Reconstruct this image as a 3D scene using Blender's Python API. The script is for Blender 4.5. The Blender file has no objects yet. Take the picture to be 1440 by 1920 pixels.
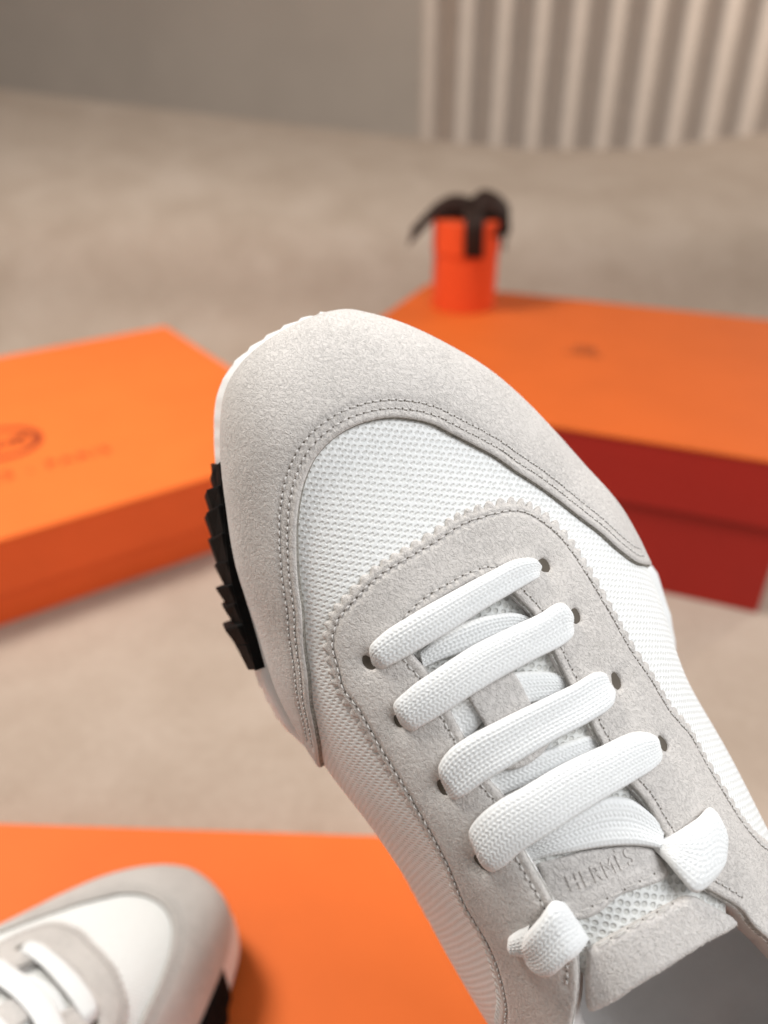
import bpy, math, random
import numpy as np
from mathutils import Matrix, Vector
random.seed(7); RNG = np.random.default_rng(11)
SC = bpy.context.scene; COL = SC.collection
R = math.radians

# ------------------------------------------------------------------ camera
H = 0.43; PITCH = R(31.0); FPX = 1443.0; CX, CY = 720.0, 960.0
cam = bpy.data.cameras.new('camera'); cam_o = bpy.data.objects.new('camera', cam); COL.objects.link(cam_o)
cam_o.location = (0, 0, H); cam_o.rotation_euler = (math.pi/2 - PITCH, 0, 0)
cam.sensor_fit = 'VERTICAL'; cam.sensor_height = 24.0; cam.lens = 24.0*FPX/1920.0
cam.clip_start = 0.01; cam.clip_end = 60
cam.dof.use_dof = True; cam.dof.focus_distance = 0.192; cam.dof.aperture_fstop = cam.lens/4.3
SC.camera = cam_o
CAMROT = np.array([[1, 0, 0], [0, math.sin(PITCH), math.cos(PITCH)], [0, -math.cos(PITCH), math.sin(PITCH)]]).T  # columns = right, up, back
CAMLOC = np.array([0, 0, H])

# ------------------------------------------------------------------ world and lamps
w = bpy.data.worlds.new('World'); SC.world = w; w.use_nodes = True
w.node_tree.nodes['Background'].inputs[0].default_value = (1.0, 0.985, 0.965, 1)
w.node_tree.nodes['Background'].inputs[1].default_value = 0.23
def area(name, loc, target, sx, sy, power, col):
    l = bpy.data.lights.new(name, 'AREA'); l.shape = 'RECTANGLE'; l.size = sx; l.size_y = sy
    l.energy = power; l.color = col
    o = bpy.data.objects.new(name, l); COL.objects.link(o); o.location = loc
    o.rotation_euler = (Vector(target)-Vector(loc)).to_track_quat('-Z', 'Y').to_euler()
    return o
area('ceiling_lamp', (-0.66, 0.64, 1.25), (-.05, 0.40, 0.05), 0.36, 0.36, 15.5, (1.0, 0.965, 0.91))
area('curtain_fill_lamp', (2.1, 1.9, 1.5), (.7, 2.7, .9), 0.5, 0.5, 28, (1.0, 0.95, 0.88))  # added lamp, no seen source: brightens the curtain and models its pleats
area('cool_fill_lamp', (0.50, -0.05, 0.92), (0.03, 0.17, 0.25), 0.45, 0.45, 5.6, (0.94, 0.97, 1.0))  # unseen cool fill, added close to the camera to brighten the held shoe
SC.view_settings.view_transform = 'Standard'; SC.view_settings.look = 'None'
SC.view_settings.exposure = 0.20; SC.view_settings.gamma = 1.0
SC.cycles.use_denoising = True

# ------------------------------------------------------------------ material helpers
def srgb(r, g, b):
    f = lambda c: c/12.92 if c <= .04045 else ((c+.055)/1.055)**2.4
    return (f(r/255), f(g/255), f(b/255), 1)
class NT:
    def __init__(s, name, rough=.8, spec=.3):
        s.m = bpy.data.materials.new(name); s.m.use_nodes = True
        s.t = s.m.node_tree; s.b = s.t.nodes['Principled BSDF']
        s.b.inputs['Roughness'].default_value = rough; s.b.inputs['Specular IOR Level'].default_value = spec
    def n(s, typ, **kw):
        nd = s.t.nodes.new(typ)
        for k, v in kw.items():
            if k.startswith('i_'):
                key = k[2:]; key = int(key) if key.isdigit() else key.replace('_', ' ')
                if hasattr(v, 'is_output'): s.t.links.new(v, nd.inputs[key])
                else: nd.inputs[key].default_value = v
            else: setattr(nd, k, v)
        return nd
    def link(s, a, b): s.t.links.new(a, b)
    def math(s, op, a, b=0.0, c=0.0, clamp=False):
        nd = s.t.nodes.new('ShaderNodeMath'); nd.operation = op; nd.use_clamp = clamp
        for i, v in enumerate((a, b, c)):
            if hasattr(v, 'is_output'): s.t.links.new(v, nd.inputs[i])
            else: nd.inputs[i].default_value = v
        return nd.outputs[0]
    def coords(s, which='Object', scale=(1, 1, 1), rot=(0, 0, 0)):
        tc = s.n('ShaderNodeTexCoord'); mp = s.n('ShaderNodeMapping')
        mp.inputs['Scale'].default_value = scale; mp.inputs['Rotation'].default_value = rot
        s.link(tc.outputs[which], mp.inputs[0]); return mp.outputs[0]
    def noise(s, vec, scale, detail=2, rough=.5, dist=0):
        nd = s.n('ShaderNodeTexNoise'); s.link(vec, nd.inputs['Vector'])
        nd.inputs['Scale'].default_value = scale; nd.inputs['Detail'].default_value = detail
        nd.inputs['Roughness'].default_value = rough; nd.inputs['Distortion'].default_value = dist
        return nd.outputs['Fac']
    def ramp(s, fac, stops):
        nd = s.n('ShaderNodeValToRGB'); cr = nd.color_ramp
        while len(cr.elements) < len(stops): cr.elements.new(.5)
        for e, (p, c) in zip(cr.elements, stops): e.position = p; e.color = c
        s.link(fac, nd.inputs[0]); return nd.outputs[0]
    def color(s, v):
        if hasattr(v, 'is_output'): s.link(v, s.b.inputs['Base Color'])
        else: s.b.inputs['Base Color'].default_value = v
    def bump(s, h, dist, strength=1.0):
        nd = s.n('ShaderNodeBump'); nd.inputs['Strength'].default_value = strength; nd.inputs['Distance'].default_value = dist
        s.link(h, nd.inputs['Height'])
        s.link(nd.outputs[0], s.b.inputs['Normal']); return nd
def grey(v, t=(1, 1, 1)): return (v*t[0], v*t[1], v*t[2], 1)

def suede(name, base, dark=.76, scale=1450):
    m = NT(name, .95, .12)
    v = m.coords('Object', (.85, .62, .8), (0, 0, R(28)))
    big = m.noise(m.coords('Object'), 55, 3, .6)
    n1 = m.noise(v, scale, 2, .55, .5)
    n2 = m.noise(v, scale*3.2, 2, .6, .2)
    n3 = m.noise(v, scale*.8, 2, .6, .3)
    cr = m.n('ShaderNodeMapRange', interpolation_type='SMOOTHSTEP'); m.link(m.math('ABSOLUTE', m.math('SUBTRACT', n3, .5)), cr.inputs[0])
    cr.inputs[1].default_value = 0.0; cr.inputs[2].default_value = .05
    crease = cr.outputs[0]                                           # thin wrinkle lines of the nap
    h = m.math('ADD', m.math('MULTIPLY', crease, .20), m.math('ADD', m.math('MULTIPLY', n1, .75), m.math('MULTIPLY', n2, .25)))
    f = m.math('ADD', m.math('MULTIPLY', crease, .14), m.math('ADD', m.math('MULTIPLY', n1, .46), m.math('MULTIPLY', big, .42)))
    c = m.ramp(f, [(.34, tuple(b*dark for b in base[:3])+(1,)), (.58, base), (.80, tuple(min(1, b*1.08) for b in base[:3])+(1,))])
    m.color(c); m.bump(h, .00050, .85)
    m.b.inputs['Sheen Weight'].default_value = .25; m.b.inputs['Sheen Roughness'].default_value = .45
    return m.m
def knit(name, thread, hole, px=.12, py=.10, bump=.0004, ribs=.9):
    """staggered mesh of round holes, in UV centimetres"""
    m = NT(name, .85, .2)
    tc = m.n('ShaderNodeTexCoord'); sep = m.n('ShaderNodeSeparateXYZ'); m.link(tc.outputs['UV'], sep.inputs[0])
    wob = m.noise(m.coords('UV'), 3.0, 2)
    a = m.math('ADD', m.math('DIVIDE', sep.outputs[0], px), m.math('MULTIPLY', wob, .5)); b = m.math('DIVIDE', sep.outputs[1], py)
    u = m.math('ADD', m.math('MULTIPLY', a, .5), m.math('MULTIPLY', b, .5)); q = m.math('SUBTRACT', m.math('MULTIPLY', a, .5), m.math('MULTIPLY', b, .5))
    cmb = m.n('ShaderNodeCombineXYZ'); m.link(u, cmb.inputs[0]); m.link(q, cmb.inputs[1])
    vo = m.n('ShaderNodeTexVoronoi', voronoi_dimensions='2D', feature='F1'); m.link(cmb.outputs[0], vo.inputs['Vector'])
    vo.inputs['Scale'].default_value = 1.0; vo.inputs['Randomness'].default_value = .22
    d = vo.outputs['Distance']
    fine = m.noise(m.coords('UV'), 60, 2)
    mr = m.n('ShaderNodeMapRange', interpolation_type='SMOOTHSTEP'); m.link(d, mr.inputs[0])
    mr.inputs[1].default_value = .20; mr.inputs[2].default_value = .48
    rid = m.math('POWER', m.math('ABSOLUTE', m.math('SINE', m.math('MULTIPLY', b, math.pi))), 3.0)
    hh = m.math('MAXIMUM', mr.outputs[0], m.math('MULTIPLY', rid, ribs))
    c = m.ramp(hh, [(0, hole), (1, thread)])
    m.color(c)
    h = m.math('ADD', hh, m.math('MULTIPLY', fine, .35))
    m.bump(h, bump, .9)
    return m.m
def plain(name, col, rough=.6, spec=.4, nscale=0, namp=.06, bscale=0, bdist=0):
    m = NT(name, rough, spec)
    if nscale:
        n = m.noise(m.coords('Object'), nscale, 4, .6)
        lo = tuple(c*(1-namp) for c in col[:3])+(1,); hi = tuple(min(1, c*(1+namp)) for c in col[:3])+(1,)
        m.color(m.ramp(n, [(.35, lo), (.65, hi)]))
    else: m.color(col)
    if bscale: m.bump(m.noise(m.coords('Object'), bscale, 3, .6), bdist, .6)
    return m.m

M = {}
M['suede'] = suede('grey_suede', grey(.66, (1.0, .938, .885)))
M['suede_tongue'] = suede('tongue_suede', grey(.67, (1.0, .945, .90)), .78, 1250)
M['fibre'] = plain('suede_fibre', grey(.70, (1.0, .938, .885)), .95, .08)
M['mesh'] = knit('white_mesh', grey(.93, (1, 1, .985)), grey(.78, (1, .99, .95)), .140, .088, .00026)
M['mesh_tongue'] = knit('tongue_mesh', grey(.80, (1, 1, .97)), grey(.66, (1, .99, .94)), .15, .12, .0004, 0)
M['lace'] = plain('white_lace', grey(.82, (1, 1, .99)), .9, .15, 1500, .03, 2600, .00012)
M['eva'] = plain('white_midsole', grey(.84, (1, 1, .985)), .55, .4, 90, .015)
M['rubber'] = plain('black_rubber', (.0055, .0055, .0055, 1), .8, .12, 300, .3, 700, .0004)
M['hole'] = plain('painted_hole_shade', (.13, .11, .09, 1), .95, .1)  # dark colour that paints the shade inside eyelets and needle holes
M['thread'] = plain('grey_thread', grey(.60, (1, .96, .92)), .85, .2)
M['lining'] = plain('taupe_lining', grey(.62, (1, .94, .91)), .9, .15, 40, .06, 900, .0003)
M['edge'] = plain('cut_suede_edge', grey(.25, (1, .93, .82)), .95, .1, 1500, .4)
M['suede_edge'] = plain('pinked_suede_edge', grey(.40, (1, .94, .87)), .95, .1, 1500, .3)
M['orange_dim_top'] = plain('dimly_lit_orange_box_paper', (.60, .112, .016, 1), .6, .2, 14, .03, 1800, .00005)  # same orange paper, weaker light on the right lid painted in
M['orange'] = plain('orange_box_paper', (.85, .170, .030, 1), .6, .2, 14, .03, 1800, .00005)
M['orange_soft_shade'] = plain('softly_shaded_orange_side', (.82, .115, .022, 1), .48, .3, 14, .03, 1800, .00005)  # same orange paper, reddened to paint slight shade on the left box sides
M['orange_shaded_side'] = plain('shaded_orange_box_side', (.37, .018, .011, 1), .5, .3, 14, .03, 1800, .00005)  # same orange paper, darkened to red: painted shade of the right box sides
M['print'] = plain('brown_print', (.27, .030, .008, 1), .5, .3)
M['print_dark'] = plain('dark_brown_print', (.22, .045, .012, 1), .5, .3)
M['tube'] = plain('bright_red_orange_paper', (.80, .085, .018, 1), .5, .3, 14, .03)
M['ribbon'] = plain('brown_satin_ribbon', (.024, .010, .006, 1), .65, .2, 60, .2)

# ------------------------------------------------------------------ mesh helpers
def obj(name, verts, faces, mat, parent=None, uv=None, smooth=True):
    me = bpy.data.meshes.new(name)
    me.from_pydata([tuple(map(float, v)) for v in verts], [], [tuple(int(i) for i in f) for f in faces]); me.update()
    if smooth: me.polygons.foreach_set('use_smooth', [True]*len(me.polygons))
    if uv is not None:
        l = me.uv_layers.new(name='UVMap'); vi = np.empty(len(me.loops), np.int32); me.loops.foreach_get('vertex_index', vi)
        l.data.foreach_set('uv', np.asarray(uv, np.float32)[vi].ravel())
    if mat is not None: me.materials.append(mat)
    o = bpy.data.objects.new(name, me); COL.objects.link(o)
    if parent is not None: o.parent = parent
    return o
def empty(name, label, cat, group=None):
    o = bpy.data.objects.new(name, None); COL.objects.link(o); o.empty_display_size = .02
    o['label'] = label; o['category'] = cat
    if group: o['group'] = group
    return o
def bevel(o, wdt, seg=3):
    md = o.modifiers.new('bevel', 'BEVEL'); md.width = wdt; md.segments = seg; md.limit_method = 'ANGLE'; md.angle_limit = R(40)
    return o
def cub(xk, yk, x):
    xk = np.asarray(xk, float); yk = np.asarray(yk, float); x = np.asarray(x, float)
    d = np.gradient(yk, xk); i = np.clip(np.searchsorted(xk, x)-1, 0, len(xk)-2)
    h = xk[i+1]-xk[i]; t = (x-xk[i])/h
    return (2*t**3-3*t**2+1)*yk[i]+(t**3-2*t**2+t)*h*d[i]+(-2*t**3+3*t**2)*yk[i+1]+(t**3-t**2)*h*d[i+1]
def dense(pts, step=None, n=None):
    pts = np.asarray(pts, float); d = np.r_[0, np.cumsum(np.linalg.norm(np.diff(pts, axis=0), axis=1))]
    s = np.linspace(0, d[-1], n if n else max(2, int(d[-1]/step)+1))
    return np.stack([cub(d, pts[:, k], s) for k in range(pts.shape[1])], -1)
def lin(pts, step=None, n=None):
    pts = np.asarray(pts, float); d = np.r_[0, np.cumsum(np.linalg.norm(np.diff(pts, axis=0), axis=1))]
    s = np.linspace(0, d[-1], n if n else max(2, int(d[-1]/step)+1))
    return np.stack([np.interp(s, d, pts[:, k]) for k in range(pts.shape[1])], -1)
def seg_dist(P, poly, closed=True):
    """distance of points P to a polyline"""
    A = poly if closed else poly[:-1]; B = np.roll(poly, -1, 0) if closed else poly[1:]
    out = np.full(len(P), 1e9)
    BA = B-A; L2 = (BA**2).sum(1)+1e-18
    for i in range(0, len(P), 4000):
        p = P[i:i+4000]; AP = p[:, None]-A[None]
        t = np.clip((AP*BA[None]).sum(2)/L2, 0, 1)
        out[i:i+4000] = np.sqrt(((AP-t[..., None]*BA[None])**2).sum(2)).min(1)
    return out
def inside(P, poly):
    x, y = P[:, 0], P[:, 1]; A = poly; B = np.roll(poly, -1, 0); c = np.zeros(len(P), bool)
    for (x0, y0), (x1, y1) in zip(A, B):
        if y0 == y1: continue
        m = (y0 > y) != (y1 > y)
        c ^= m & (x < (x1-x0)*(y-y0)/(y1-y0)+x0)
    return c

# ------------------------------------------------------------------ the shoe last (local: y to the toe, x to the right, z up)
YK = np.array([0, .002, .006, .012, .022, .035, .05, .068, .088, .11, .135, .16, .185, .21, .24, .27, .284, .29]); QK = np.sqrt(YK)
XL = np.array([-.008, -.0227, -.0301, -.0349, -.0402, -.0454, -.0504, -.0538, -.0575, -.0576, -.0543, -.0526, -.0530, -.0519, -.046, -.034, -.018, -.003])
XR = np.array([-.008, .0054, .0113, .0180, .0266, .0357, .0425, .0486, .0543, .0540, .0493, .0498, .0492, .0486, .043, .033, .018, .003])
HK = np.array([0, .010, .0165, .022, .028, .0325, .037, .043, .050, .058, .067, .075, .082, .085, .082, .080, .074, .060])
ZF = np.array([.034, .033, .032, .031, .0295, .028, .027, .026, .026, .0265, .0275, .029, .030, .031, .032, .033, .033, .033])
NE = np.array([2.3, 2.3, 2.3, 2.35, 2.4, 2.4, 2.35, 2.3, 2.2, 2.1, 2.05, 2.0, 2.0, 2.1, 2.4, 2.6, 2.6, 2.6])
RG = np.array([0, 0, 0, -.001, -.002, -.004, -.006, -.009, -.011, -.012, -.012, -.012, -.012, -.010, -.006, -.003, 0, 0])
def surf(q, a):
    q = np.clip(q, 0, QK[-1])
    xl = cub(QK, XL, q); xr = cub(QK, XR, q); h = cub(QK, HK, q); zf = cub(QK, ZF, q); n = cub(QK, NE, q)
    rg = (xl+xr)/2+cub(QK, RG, q); e = 2/n
    c = np.cos(a); s = np.clip(np.sin(a), 0, 1); cc = np.abs(c)**e
    x = np.where(c > 0, rg+(xl-rg)*cc, rg+(xr-rg)*cc)
    return np.stack([x, -q*q, zf+h*s**e], -1)
NQ, NA = 420, 361
Qg = np.linspace(0, QK[-1], NQ); Ag = np.linspace(0, np.pi, NA)
QQ, AA = np.meshgrid(Qg, Ag, indexing='ij'); GRID = surf(QQ, AA)
ARC = np.concatenate([np.zeros((NQ, 1)), np.cumsum(np.linalg.norm(np.diff(GRID, axis=1), axis=2), axis=1)], 1)
MID = ARC[:, NA//2][:, None]; XD = ARC-MID                      # flat-pattern x: arc length from the ridge
LLf = MID[:, 0]; LRt = ARC[:, -1]-LLf
YD = np.r_[0, np.cumsum(np.linalg.norm(np.diff(GRID[:, NA//2], axis=0), axis=1))]   # flat-pattern y: along the ridge from the toe
UU = np.linspace(-1, 1, 361); AofU = np.zeros((NQ, 361))
for i in range(NQ):
    u = np.where(XD[i] < 0, XD[i]/max(LLf[i], 1e-9), XD[i]/max(LRt[i], 1e-9)); AofU[i] = np.interp(UU, u, Ag)
AofU[0] = AofU[1]
def dom_qa(D):
    r = np.interp(D[:, 1], YD, np.arange(NQ)); i = np.clip(r.astype(int), 0, NQ-2); f = r-i
    ll = np.interp(r, np.arange(NQ), LLf); lr = np.interp(r, np.arange(NQ), LRt)
    u = np.where(D[:, 0] < 0, D[:, 0]/np.maximum(ll, 1e-6), D[:, 0]/np.maximum(lr, 1e-6)); u = np.clip(u, -1, 1)
    k = (u+1)*180; j = np.clip(k.astype(int), 0, 359); g = k-j
    a = (1-f)*((1-g)*AofU[i, j]+g*AofU[i, j+1])+f*((1-g)*AofU[i+1, j]+g*AofU[i+1, j+1])
    return Qg[i]*(1-f)+Qg[i+1]*f, a
def surf_n(q, a):
    P = surf(q, a); e = 2e-3
    q0, q1 = np.clip(q-e, .004, QK[-1]), np.clip(q+e, .008, QK[-1]); a0, a1 = np.clip(a-.02, 0.001, np.pi-.001), np.clip(a+.02, 0.001, np.pi-.001)
    N = np.cross(surf(q, a1)-surf(q, a0), surf(q1, a)-surf(q0, a)); N /= np.linalg.norm(N, axis=-1, keepdims=True)+1e-12
    cen = np.stack([np.zeros_like(q), -q*q, np.full_like(q, .03)], -1)
    s = np.sign(((P-cen)*N).sum(-1, keepdims=True)); s[s == 0] = 1
    return P, N*s
def lift(D, off):
    q, a = dom_qa(np.asarray(D, float)); P, N = surf_n(q, a); return P+N*np.asarray(off)[..., None]

# pose of the held shoe, found from the photo's outline
def shoe_frame():
    T0 = np.array([-.48, .876, 0]); T0 /= np.linalg.norm(T0); R0 = np.array([T0[1], -T0[0], 0]); N0 = np.array([0, 0, 1.])
    r, p = R(10), R(11)
    N = math.cos(r)*N0+math.sin(r)*R0; Rr = math.cos(r)*R0-math.sin(r)*N0
    T = math.cos(p)*T0+math.sin(p)*N; N2 = np.cross(Rr, T)
    O = np.array([(606-CX)/FPX, -(600-CY)/FPX, -1])*.21-.034*N2
    Mx = np.stack([Rr, T, N2], 1)
    return CAMROT@Mx, CAMLOC+CAMROT@O
SR, SO = shoe_frame()
def to_px(P):
    c = (P@SR.T+SO-CAMLOC)@CAMROT
    return np.stack([CX-FPX*c[..., 0]/c[..., 2], CY+FPX*c[..., 1]/c[..., 2]], -1), c[..., 2]
GPX, GZ = to_px(GRID)
def dom(pts):
    """where a point of the photo lies on the shoe: flat-pattern coordinates"""
    out = []
    for p in pts:
        if len(p) == 3: out.append((p[0]*.001, p[1]*.001)); continue      # already flat-pattern millimetres
        d = np.hypot(GPX[..., 0]-p[0], GPX[..., 1]-p[1]); m = d < 5
        if not m.any(): k = np.unravel_index(d.argmin(), d.shape)
        else:
            z = GZ[m].max(); m &= GZ > z-.012; k = np.unravel_index(np.where(m, d, 1e9).argmin(), d.shape)
        i, j = k; q, a = Qg[i], Ag[j]
        if .05 < d[k] < 5:
            for _ in range(3):
                f = lambda q, a: to_px(surf(np.array([q]), np.array([a])))[0][0]
                f0 = f(q, a); J = np.stack([(f(q+1e-4, a)-f0)/1e-4, (f(q, a+1e-3)-f0)/1e-3], 1)
                try: dx = np.linalg.solve(J, np.array(p[:2])-f0)
                except Exception: break
                q = np.clip(q+np.clip(dx[0], -.004, .004), .002, QK[-1]); a = np.clip(a+np.clip(dx[1], -.04, .04), .01, np.pi-.01)
        r = np.interp(q, Qg, np.arange(NQ)); i = min(int(r), NQ-2); g = r-i
        out.append(((1-g)*np.interp(a, Ag, XD[i])+g*np.interp(a, Ag, XD[i+1]), np.interp(q, Qg, YD)))
    return np.array(out)

# ------------------------------------------------------------------ shoe panel: a piece of sheet cut to an outline and laid on the last
def panel(name, outline, mat, parent, holes=(), off=0.0, th=.0013, b=.0009, e0=.45, step=.0008, grooves=(), dents=None, skirt=.0006, edge=None):
    polys = [np.asarray(outline)]+[np.asarray(h) for h in holes]
    lo = polys[0].min(0)-step; hi = polys[0].max(0)+step
    nx = int((hi[0]-lo[0])/step)+2; ny = int((hi[1]-lo[1])/(step*.866))+2
    I, J = np.meshgrid(np.arange(nx), np.arange(ny), indexing='ij')
    P = np.stack([lo[0]+(I+.5*(J % 2))*step, lo[1]+J*step*.866], -1).reshape(-1, 2)
    ins = inside(P, polys[0])
    for h in polys[1:]: ins &= ~inside(P, h)
    d = np.full(len(P), 1e9)
    for pl in polys: d = np.minimum(d, seg_dist(P, pl))
    d = np.where(ins, d, -d)
    idx = lambda i, j: i*ny+j
    i, j = np.meshgrid(np.arange(nx-1), np.arange(ny-1), indexing='ij'); i = i.ravel(); j = j.ravel()
    ev = j % 2 == 0
    A, B, Cc, Dd = idx(i, j), idx(i+1, j), idx(i+1, j+1), idx(i, j+1)
    T = np.concatenate([np.stack([A, B, Dd], 1)[ev], np.stack([B, Cc, Dd], 1)[ev], np.stack([A, B, Cc], 1)[~ev], np.stack([A, Cc, Dd], 1)[~ev]])
    s = (d[T] > 0).sum(1)
    full = T[s == 3]; part = T[(s > 0) & (s < 3)]
    pts = list(P); tris = full.tolist(); cut = {}; bedges = []
    def cp(a, c):
        k = (min(a, c), max(a, c))
        if k not in cut:
            t = d[a]/(d[a]-d[c]); t = min(max(t, .02), .98); cut[k] = len(pts); pts.append(P[a]+(P[c]-P[a])*t)
        return cut[k]
    for t in part:
        t = list(t); n = sum(d[k] > 0 for k in t)
        if n == 1:
            while not d[t[0]] > 0: t = t[1:]+t[:1]
            x, y = cp(t[0], t[1]), cp(t[0], t[2]); tris.append([t[0], x, y]); bedges.append((x, y))
        else:
            while d[t[0]] > 0: t = t[1:]+t[:1]
            x, y = cp(t[1], t[0]), cp(t[2], t[0]); tris += [[t[1], t[2], y], [t[1], y, x]]; bedges.append((y, x))
    pts = np.array(pts); dd = np.r_[d, np.zeros(len(pts)-len(P))]
    used = np.unique(np.array(tris).ravel()); mp = -np.ones(len(pts), int); mp[used] = np.arange(len(used))
    tris = mp[np.array(tris)]; D = pts[used]; dd = np.clip(dd[used], 0, None)
    h = e0+(1-e0)*np.sqrt(np.clip(1-(1-np.clip(dd/b, 0, 1))**2, 0, 1))
    o = (off(D) if callable(off) else off)+th*h
    for line, depth, wd in grooves:
        g = seg_dist(D, line, False); o = o-depth*np.exp(-(g/wd)**2)
    if dents is not None: o = o+dents(D, dd)
    V = lift(D, o)
    bv = sorted({mp[k] for e in bedges for k in e}); bm = {v: len(V)+k for k, v in enumerate(bv)}
    base = (off(D[bv]) if callable(off) else off)-skirt
    V2 = lift(D[bv], base+np.zeros(len(bv)))
    sk = []
    for x, y in bedges:
        x, y = mp[x], mp[y]; sk.append((y, x, bm[x], bm[y]))
    faces = [tuple(t) for t in tris]+sk
    UV = np.r_[D, D[bv]]*100
    # keep every face turned outwards
    V = np.r_[V, V2]; t0 = tris[len(tris)//2]; Nf = np.cross(V[t0[1]]-V[t0[0]], V[t0[2]]-V[t0[0]])
    ctr = V[t0].mean(0); out = ctr-np.array([0, ctr[1], .03])
    if Nf@out < 0: faces = [f[::-1] for f in faces]
    o = obj(name, V, faces, mat, parent, UV)
    if edge is not None:
        o.data.materials.append(edge); mi = np.zeros(len(faces), np.int32); mi[len(tris):] = 1; o.data.polygons.foreach_set('material_index', mi)
    return o

def ribbon(name, A, B, parent, off, th=.0017, mat=None, braid=.00033, nA=None, drop0=.0, drop1=.0, tuck=.16, wscale=1.0):
    """flat woven lace between two traced edges, lying over the last; drop = how far each end dives into its eyelet"""
    A = dom(A) if not isinstance(A, np.ndarray) else A; B = dom(B) if not isinstance(B, np.ndarray) else B
    A = dense(A, n=60); B = dense(B, n=60)
    L = np.linalg.norm(np.diff((A+B)/2, axis=0), axis=1).sum(); Wd = np.linalg.norm(A-B, axis=1).mean()
    ns = max(20, int(L/.00022)); nw = max(12, int(Wd/.00020))
    A = lin(A, n=ns); B = lin(B, n=ns); s = np.linspace(0, 1, ns)[:, None]; wv = np.linspace(0, 1, nw)[None]
    D = A[:, None]*(1-wv[..., None])+B[:, None]*wv[..., None]
    dr = -drop0*np.clip(1-s/tuck, 0, 1)**2-drop1*np.clip(1-(1-s)/tuck, 0, 1)**2
    prof = np.clip(1-np.abs(2*wv-1)**4.6, 0, 1)**.6
    S = s*L; Wm = wv*Wd
    pw = Wd/round(Wd/.00082); p = .00108
    col = Wm/pw; fr = col-np.floor(col); sg = np.where(np.floor(col) % 2 == 0, 1., -1.)
    ph = S/p+sg*(fr-.5)*.9+RNG.normal(0, .04, (ns, nw))+.25*np.sin(S/.0047+Wm/.0023)
    tex = np.abs(np.sin(np.pi*ph))**.7*(np.sin(np.pi*fr)**.5+.0)
    u1, u2 = RNG.uniform(0, 6, 2); wav = (.00022*np.sin(S/.008+Wm/.003+u1)+.00030*np.sin(Wm/Wd*5+u2+S/.02))*(.4 if 'end' in name else 1)
    base = (off(s) if callable(off) else off)+dr
    top = base+th*prof+(braid*(tex-.5)+wav)*np.clip(prof, .0, 1)
    bot = base-.25*th*prof+0*s
    Vt = lift(D.reshape(-1, 2), top.ravel()); Vb = lift(D.reshape(-1, 2), (bot-.0002).ravel())
    n = ns*nw; idx = np.arange(n).reshape(ns, nw)
    q = np.stack([idx[:-1, :-1], idx[1:, :-1], idx[1:, 1:], idx[:-1, 1:]], -1).reshape(-1, 4)
    F = [q, q[:, ::-1]+n]
    rim = np.r_[idx[:, 0], idx[-1, 1:], idx[::-1, -1][1:], idx[0, ::-1][1:-1]]
    rn = np.roll(rim, -1); F.append(np.stack([rim, rim+n, rn+n, rn], 1))
    F = np.concatenate(F); V = np.r_[Vt, Vb]
    c = q[len(q)//2]; Nf = np.cross(V[c[1]]-V[c[0]], V[c[3]]-V[c[0]]); ctr = V[c].mean(0)
    if Nf@(ctr-np.array([0, ctr[1], .03])) < 0: F = F[:, ::-1]
    UV = np.stack(np.broadcast_arrays(S, Wm), -1).reshape(-1, 2)*100
    o = obj(name, V, F, mat or M['lace'], parent, np.r_[UV, UV])
    nap(o, int(ns*nw*.07), M['lace'], o, .0002, .0006, 'lace_fuzz'); return o

def stitches(name, line, parent, off, length=.0016, gap=.0006, rad=.00022, mat=None, hole=True, jit=.00008):
    """one run of thread: short capsules that dip at both ends, and the needle holes between them"""
    line = lin(line, step=.0002); d = np.r_[0, np.cumsum(np.linalg.norm(np.diff(line, axis=0), axis=1))]
    at = lambda s: np.stack([np.interp(s, d, line[:, 0]), np.interp(s, d, line[:, 1])], -1)
    V, Fc, HV, HF = [], [], [], []
    s = .0005
    while s+length < d[-1]:
        l = length*random.uniform(.85, 1.1)
        ss = np.linspace(s, s+l, 5); Dm = at(ss)+RNG.normal(0, jit, (1, 2))
        ho = off+np.array([-.0003, .00012, .0002, .00012, -.0003]); rr = rad*np.array([.6, 1, 1.05, 1, .6])
        tg = Dm[-1]-Dm[0]; tg /= np.linalg.norm(tg)+1e-12; nr = np.array([-tg[1], tg[0]])
        b0 = len(V)
        for k in range(5):
            for m in range(6):
                an = m*math.pi/3
                V.append((Dm[k]+nr*rr[k]*math.cos(an), ho[k]+rr[k]*math.sin(an)))
        for k in range(4):
            for m in range(6): Fc.append((b0+k*6+m, b0+k*6+(m+1) % 6, b0+(k+1)*6+(m+1) % 6, b0+(k+1)*6+m))
        if hole:
            c = at(np.array([s+l+gap*.5]))[0]; h0 = len(HV)
            for m in range(8):
                an = m*math.pi/4; HV.append((c+np.array([math.cos(an), math.sin(an)])*(.00025*random.uniform(.7, 1.2)), off+.00006))
            HF.append(tuple(range(h0, h0+8)))
        s += l+gap
    D = np.array([v[0] for v in V]); O = np.array([v[1] for v in V])
    o = obj(name, lift(D, O), Fc, mat or M['thread'], parent); o['kind'] = 'stuff'
    if hole and HV:
        D = np.array([v[0] for v in HV]); O = np.array([v[1] for v in HV])
        h = obj('needle_holes', lift(D, O), HF, M['hole'], parent, smooth=False); h['kind'] = 'stuff'
    return o
def inset_line(line, dist):
    """parallel of an open polyline (positive = to its left)"""
    l = dense(line, step=.0006); t = np.gradient(l, axis=0); t /= np.linalg.norm(t, axis=1)[:, None]+1e-12
    k = np.ones(9)/9
    n = np.stack([-t[:, 1], t[:, 0]], -1)
    n = np.stack([np.convolve(np.pad(n[:, i], 4, 'edge'), k, 'valid') for i in (0, 1)], -1)
    return l+n*dist

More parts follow.
